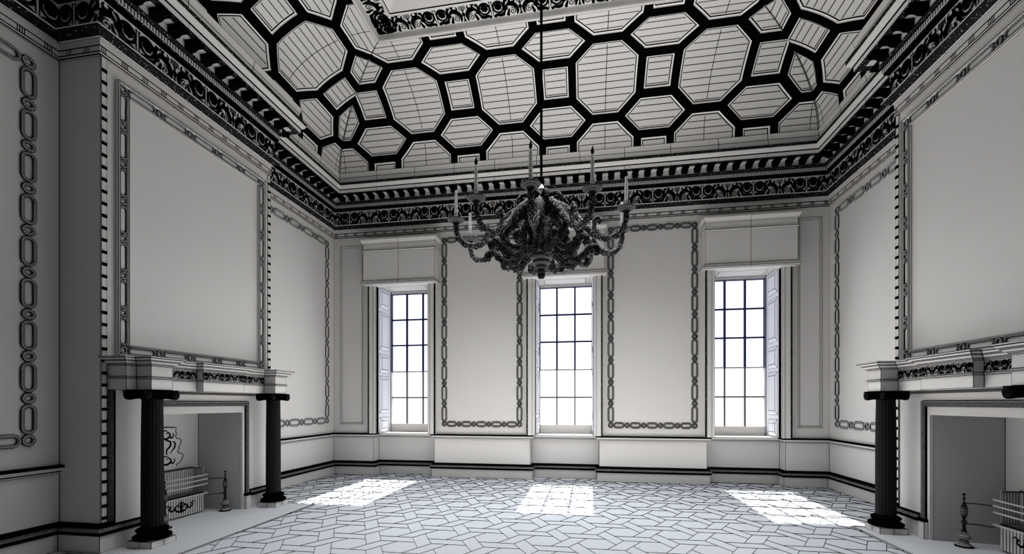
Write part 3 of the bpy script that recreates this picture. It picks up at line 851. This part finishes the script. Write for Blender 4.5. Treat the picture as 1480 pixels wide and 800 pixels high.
# ------------------------------------------------------------------ fire grates
FIN = [(0,.0),(.058,.0),(.072,.006),(.070,.020),(.052,.035),(.040,.050),(.038,.075),(.040,.085),(.058,.095),(.062,.11),(.055,.12),(.040,.145),(.022,.18),(.016,.20),(.015,.25),(.017,.26),(.028,.265),(.028,.28),(.018,.29),(.012,.305),(.020,.33),(.030,.36),(.034,.395),(.030,.43),(.018,.475),(.008,.50),(.006,.52),(.014,.53),(.014,.54),(.006,.545),(.006,.57),(.016,.58),(.018,.59),(0,.6)]
def grate(mir, side, cy):
    t = thing('fire_grate','steel basket grate with barred front and urn-topped standards in the %s fireplace'%side,'fire grate',(.2,cy,0),mir=mir)
    hw, x0, x1 = .38, -.07, .12
    def slats(mb, a, b, z0, z1, n, th=.006, axis='y', at=0):
        for k in range(n):
            p0 = a+(b-a)*k/n; p1 = a+(b-a)*(k+.86)/n
            if axis=='y': mb.box((at-th,p0,z0),(at+th,p1,z1),'slat')
            else: mb.box((p0,at-th,z0),(p1,at+th,z1),'slat')
    mb = MB()
    slats(mb,cy-hw,cy+hw,.30,.64,22,at=x0)
    for s in (-1,1): slats(mb,x0,x1,.02,.64,7,axis='x',at=cy+s*hw)
    mb.tube([(x1,cy-hw,.645),(x0,cy-hw,.645),(x0,cy+hw,.645),(x1,cy+hw,.645)],.009,'iron',8)
    for k in range(30): 
        y = cy-hw+.76*k/29; mb.lathe([(0,-.008),(.008,-.006),(.010,0),(.008,.006),(0,.008)],'black',6,(x0,y,.655))
    mb.build('basket',t,mir=mir)
    mb = MB(); mb.box((x0,cy-hw,.285),(x1,cy+hw,.30),'blk2')
    for k in range(24): y=cy-hw+.02+.72*k/23; mb.box((x0+.01,y-.006,.30),(x1,y+.006,.308),'iron')
    mb.build('coal_tray',t,mir=mir)
    mb = MB(); slats(mb,cy-hw,cy+hw,.02,.285,20,at=x1); 
    ap = mb.build('apron',t,mir=mir)
    mb = MB(); s_=[]
    for v in (-1,1):
        s_ += stroke([(0,-.06),(v*.06,-.05),(v*.10,0),(v*.06,.03),(v*.045,-.005)],[.03,.03,.026,.02,.012])
        s_ += stroke([(v*.09,-.01),(v*.14,-.03),(v*.18,.0),(v*.17,.020),(v*.14,.03)],[.03,.028,.024,.018,.012])
        s_ += stroke([(v*.16,.03),(v*.20,.05),(v*.22,.03)],[.02,.016,.006])
        s_ += disc(v*.045,.035,.016,10)
    s_ += stroke([(0,-.09),(0,-.03),(0,.05),(0,.09)],[.012,.05,.035,.01]); s_ += stroke([(-.04,.05),(0,.06),(.04,.05)],[.012,.03,.012]); s_ += disc(0,.01,.03,12,.2,4)
    for q in s_: mb.face([(x1+.009,cy+p.x,.155+p.y) for p in q],'black')
    mb.build('apron_scrolls',ap,mir=mir)['label']='black foliate mount'
    for z in (.555,.49,.42,.285):
        mb = MB(); X = x1+.065
        pts = [(x1-.01,cy-hw,z),(x1+.03,cy-hw-.02,z),(X,cy-hw+.005,z)]+[(X+.012*math.sin(PI*k/8),cy-hw+.03+(2*hw-.06)*k/8,z) for k in range(9)]+[(X,cy+hw-.005,z),(x1+.03,cy+hw+.02,z),(x1-.01,cy+hw,z)]
        mb.tube(pts,.0095,'steel',10); mb.build('front_bar',t,mir=mir)
    for sg in (-1,1):
        fx, fy = .385, cy+sg*.485
        mb = MB(); mb.lathe(FIN,'iron',28,(fx,fy,.003))
        mb.lathe([(0,0),(.080,0),(.080,.012),(.055,.022),(0,.022)],'black',24,(fx,fy,.003))
        o = mb.build('standard',t,mir=mir); o['label']='turned urn-topped standard'
        for z in (.49,.26):
            mb = MB(); mb.tube([(fx,fy,z),(fx-.08,fy-sg*.01,z),(fx-.15,fy-sg*.03,z-.004),(x1+.05,cy+sg*(hw+.0),z-.006)],.0085,'iron',8); mb.build('stay_rod',t,mir=mir)
grate(False,'left',CB+.07); grate(True,'right',CB-.03)
# cast fireback behind the left grate
mb = MB()
out = [(0,1.26),(.10,1.262),(.165,1.25),(.20,1.262),(.215,1.235),(.20,1.215),(.215,1.17),(.20,1.125),(.225,1.095),(.27,1.092),(.29,1.06),(.285,1.02),(.255,.98),(.262,.95),(.23,.915),(.26,.88),(.31,.87),(.325,.84),(.30,.79),(.265,.745),(.22,.73),(.215,.70),(.215,.30),(0,.30)]
fc = CB
L_ = [(fc+a,z) for a,z in out]; R_ = [(fc-a,z) for a,z in out[1:-1]][::-1]
pl = L_+R_
mb.prism(pl, lambda p:(-.125,p[0],p[1]), lambda p:(-.105,p[0],p[1]), 'plaster')
mb.tube([(-.103,*p) for p in L_[:-2]+[]],.0055,'black',6); mb.tube([(-.103,*p) for p in [(fc-a,z) for a,z in out[:-2]]],.0055,'black',6)
fb = tag(mb.build('fireback',origin=(-.12,fc,.3)),'pale shaped fireback with black scrolls behind the left grate','fireback')
mb = MB(); s_ = []
for v in (-1,1):
    for (oy,sc) in ((1.16,.9),(.80,1.0)):
        for pts,wd in (([(0,-.05),(.07,-.06),(.13,-.02),(.10,.03),(.06,.01)],[.03,.036,.03,.022,.014]),([(.11,-.03),(.16,-.05),(.19,-.01),(.17,.02)],[.026,.026,.02,.010]),([(0,.04),(.05,.06),(.09,.04)],[.02,.022,.01])):
            s_ += stroke([(v*a*sc,oy+b) for a,b in pts],wd)
    s_ += stroke([(v*.05,1.08),(v*.115,1.06),(v*.12,1.0),(v*.07,.95),(v*.06,.90),(v*.08,.88)],[.018,.032,.034,.028,.02,.012])
    s_ += stroke([(v*.15,1.06),(v*.19,1.04),(v*.19,.98),(v*.15,.93),(v*.12,.89)],[.014,.026,.028,.02,.012])
for q in s_: mb.face([(-.101,fc+p.x,p.y) for p in q],'black')
mb.build('scrollwork',fb)['label']='black scroll ornament'

# ------------------------------------------------------------------ chandelier
CX, CY = 5.172, -4.10
ch = thing('chandelier','large dark carved ten-armed chandelier hanging on a black rod in the centre','chandelier',(CX,CY,3.08))
mb = MB(); mb.lathe([(.011,4.10),(.011,4.3),(.016,4.31),(.016,8.30)],'black',10,(CX,CY,0)); mb.lathe([(0,8.22),(.06,8.25),(.10,8.36),(0,8.36)],'black',20,(CX,CY,0)); mb.build('hanging_rod',ch)
mb = MB(); mb.lathe([(.0,3.083),(.034,3.085),(.042,3.10),(.044,3.12),(.038,3.125),(.046,3.13),(.050,3.17),(.040,3.18),(.060,3.19),(.078,3.215),(.060,3.225),(.090,3.235),(.112,3.265),(.095,3.28),(.100,3.29),(.132,3.31),(.138,3.335),(.112,3.35),(.125,3.36),(.156,3.38),(.160,3.405),(.120,3.43),(.08,3.45)],'chandw',40,(CX,CY,0))
mb.build('pendant_finial',ch)['label']='stepped turned pendant at the bottom'
mb = MB(); mb.lathe([(.06,3.44),(.08,3.47),(.115,3.52),(.13,3.60),(.115,3.67),(.07,3.71),(.055,3.74),(.085,3.77),(.115,3.79),(.118,3.82),(.08,3.85),(.05,3.88)],'iron',20,(CX,CY,0)); mb.build('central_vase',ch)['label']='pale turned vase at the core'
mb = MB(); mb.lathe([(.03,3.86),(.055,3.90),(.05,3.95),(.075,3.99),(.05,4.02),(.024,4.04),(.022,4.06)],'chand',20,(CX,CY,0)); mb.build('crown_stem',ch)
mb = MB(); mb.lathe([(.024,4.055),(.034,4.06),(.026,4.075),(.030,4.09),(.034,4.11),(.030,4.125),(.044,4.13),(.046,4.14),(.034,4.15),(.030,4.165),(.026,4.18),(.014,4.195),(.011,4.20)],'white',20,(CX,CY,0)); mb.build('white_cup',ch)['label']='small white turned cup on the rod'
def crv(pts, K=6):
    P = [Vector(p) for p in pts]; out = []
    for i in range(len(P)-1):
        a,b,c,d = P[max(i-1,0)],P[i],P[i+1],P[min(i+2,len(P)-1)]
        for k in range(K):
            t = k/K; out.append(.5*((2*b)+(c-a)*t+(2*a-5*b+4*c-d)*t*t+(3*b-a-3*c+d)*t*t*t))
    out.append(P[-1]); return out
def arm_mesh(pts, r0, r1, mat='chand', leaf=1.0, sw=0.0):
    mb = MB(); C = crv([(p[0],0,p[1]) for p in pts]); n = len(C)
    rad = [r0+(r1-r0)*i/(n-1) for i in range(n)]
    mb.tube(C, rad, mat, 12, lobe=lambda i,a: 1+.10*math.sin(i*1.35)*math.cos(3*a)+.10*math.cos(6*a))
    if leaf:
        for i in range(3,n-2,3):
            t = (C[i+1]-C[i-1]).normalized(); nn = Vector((-t.z,0,t.x)); R = rad[i]
            for s in (-1,1):      # acanthus lobes hugging the stem
                y = Vector((0,s,0))
                base = C[i]+y*R*.55; tip = base+(y*.55+t*.9+nn*random.uniform(-.5,.6))*R*random.uniform(1.0,1.5)*leaf
                mb.tube([base-t*R*.8,base.lerp(tip,.5)+y*R*.25,tip],[R*.45,R*.42,R*.12],mat,6)
            if i%2: mb.tube([C[i]-t*R*.6,C[i]-nn*R*.95+t*R*.4,C[i]-nn*R*1.35*leaf+t*R*1.3],[R*.6,R*.5,R*.14],mat,6)
    return mb
MAIN = [(.06,3.90),(.15,3.94),(.27,3.89),(.42,3.74),(.56,3.58),(.70,3.46),(.82,3.425),(.93,3.46),(.99,3.55),(1.005,3.66)]
VOL  = [(.80,3.43),(.72,3.47),(.655,3.55),(.645,3.64),(.69,3.675),(.72,3.64),(.70,3.605)]
MID  = [(.10,3.82),(.22,3.86),(.36,3.82),(.46,3.70),(.47,3.56),(.39,3.45),(.27,3.43),(.20,3.50),(.22,3.60),(.30,3.62),(.33,3.56)]
LOW  = [(.12,3.46),(.24,3.36),(.36,3.29),(.46,3.31),(.54,3.39),(.61,3.43),(.665,3.40),(.655,3.35),(.62,3.345)]
TOP  = [(.05,3.93),(.12,4.02),(.22,4.03),(.30,3.97),(.30,3.90),(.25,3.88)]
def add_arm(name, mb, ang, parent, lab=None):
    mb.v = [(CX+x*math.cos(ang)-y*math.sin(ang), CY+x*math.sin(ang)+y*math.cos(ang), z) for x,y,z in mb.v]
    o = mb.build(name, parent)
    if lab: o['label'] = lab
    return o
def bobeche():
    mb = MB()
    mb.lathe([(.020,3.62),(.024,3.66),(.040,3.68),(.075,3.695),(.098,3.712),(.100,3.722),(.090,3.724),(.06,3.715),(.024,3.71),(.026,3.74),(.022,3.742)],'chandw',36,(1.005,0,0),True,lambda a,z:1+(.025*math.cos(18*a) if z>3.69 else 0))
    return mb
for k in range(10):
    a = math.radians(270+36*k)
    arm = add_arm('arm', arm_mesh(MAIN,.040,.027,'chand',.8), a, ch)
    add_arm('drip_pan', bobeche(), a, arm)
    add_arm('volute', arm_mesh(VOL,.026,.017,'chand',.6), a, arm)
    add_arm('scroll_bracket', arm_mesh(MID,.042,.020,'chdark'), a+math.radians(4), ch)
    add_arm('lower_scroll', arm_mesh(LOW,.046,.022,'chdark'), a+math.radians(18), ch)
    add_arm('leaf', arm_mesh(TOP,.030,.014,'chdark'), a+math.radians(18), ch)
LBL = {0:'candle nearest the camera, just left of the chandelier rod',1:'tall candle at the front right of the chandelier, its flame against the coffers',2:'rightmost candle of the chandelier',3:'low candle at the right rear, behind the rightmost drip pan',
       4:'candle at the rear right of the chandelier, mostly hidden by its scrolls',5:'rearmost candle of the chandelier, hidden behind its stem',6:'candle at the rear left of the chandelier, mostly hidden by its scrolls',
       7:'low candle at the left rear, in front of the frieze behind the left arm',8:'leftmost candle of the chandelier',9:'tall candle at the front left of the chandelier, crossing the coffers'}
for k in range(10):
    a = math.radians(270+36*k); x,y = CX+1.005*math.cos(a), CY+1.005*math.sin(a)
    t = thing('candle',LBL[k],'candle',(x,y,3.742),group='candles on the chandelier')
    mb = MB(); mb.lathe([(0,3.742),(.021,3.742),(.0215,3.79),(.0205,3.84),(.0195,3.90),(.018,3.96),(.0155,4.02),(.014,4.055),(.006,4.062)],'candle',16,(x,y,0),True); mb.build('wax',t)
    mb = MB(); mb.lathe([(.003,4.058),(.013,4.066),(.0175,4.085),(.014,4.105),(.006,4.128),(0,4.15)],'black',12,(x,y,0)); mb.build('flame_tip',t)

# strip helper keys
for o in bpy.data.objects:
    if '_o' in o: del o['_o']

# ------------------------------------------------------------------ light
wd = bpy.data.worlds.new('World'); SC.world = wd; wd.use_nodes = True
bg = wd.node_tree.nodes['Background']; bg.inputs[0].default_value = (.93,.96,1,1); bg.inputs[1].default_value = 1.7
def light(name, typ, loc, rot, energy, color=(1,1,1), size=None, sy=None, portal=False):
    d = bpy.data.lights.new(name, typ); d.energy = energy; d.color = color
    if size: d.shape = 'RECTANGLE'; d.size = size; d.size_y = sy
    if portal: d.cycles.is_portal = True
    o = bpy.data.objects.new(name, d); COL.objects.link(o); o.location = loc; o.rotation_euler = rot; return o
s = light('sun','SUN',(5,8,12),(0,0,0),20,(1,.95,.90)); s.data.angle = math.radians(.12)
s.rotation_euler = Vector((0,-1,-1.154)).to_track_quat('-Z','Y').to_euler()
for c in WIN: light('window_portal','AREA',(c,GY+.10,2.65),(-PI/2,0,0),1,size=1.2,sy=3.2,portal=True)
# added soft fill areas; the room has no such lamps
l = light('down_fill','AREA',(5.12,-3.5,6.0),(0,0,0),205,(.97,.985,1),5.0,3.4); l.data.spread = math.radians(95)  # added downward fill, mostly for the floor
l2 = light('bounce_fill','AREA',(5.12,-2.5,.08),(PI,0,0),148,(1,.945,.90),7.4,3.6)  # added upward fill standing in for sun bounced off the floor
l3 = light('cove_fill','AREA',(5.12,-3.7,5.6),(PI,0,0),80,(1,.985,.96),5,5)  # added upward fill to brighten the foot of the cove
for c in WIN: 
    q = light('window_fill','AREA',(c,-.35,2.6),(-PI/2-.0,0,0),20,(.98,.99,1),1.1,3.0); q.rotation_euler = Vector((0,-1,-.15)).to_track_quat('-Z','Y').to_euler()  # added fill inside each window, boosting its daylight

# ------------------------------------------------------------------ camera
cd = bpy.data.cameras.new('camera'); cam = bpy.data.objects.new('camera', cd); COL.objects.link(cam)
cam.location = CAM; th = math.atan(110/648.)
cam.rotation_euler = (PI/2, 0, th)
cd.sensor_width = 36; cd.sensor_fit = 'HORIZONTAL'; cd.lens = 648*36/1480
cd.shift_y = (582.5-400)/1480; cd.clip_end = 100; cd.clip_start = .05
SC.camera = cam
SC.view_settings.view_transform = 'Standard'; SC.view_settings.exposure = 0
try:
    SC.cycles.use_denoising = True; SC.cycles.max_bounces = 10; SC.cycles.diffuse_bounces = 6
except Exception: pass
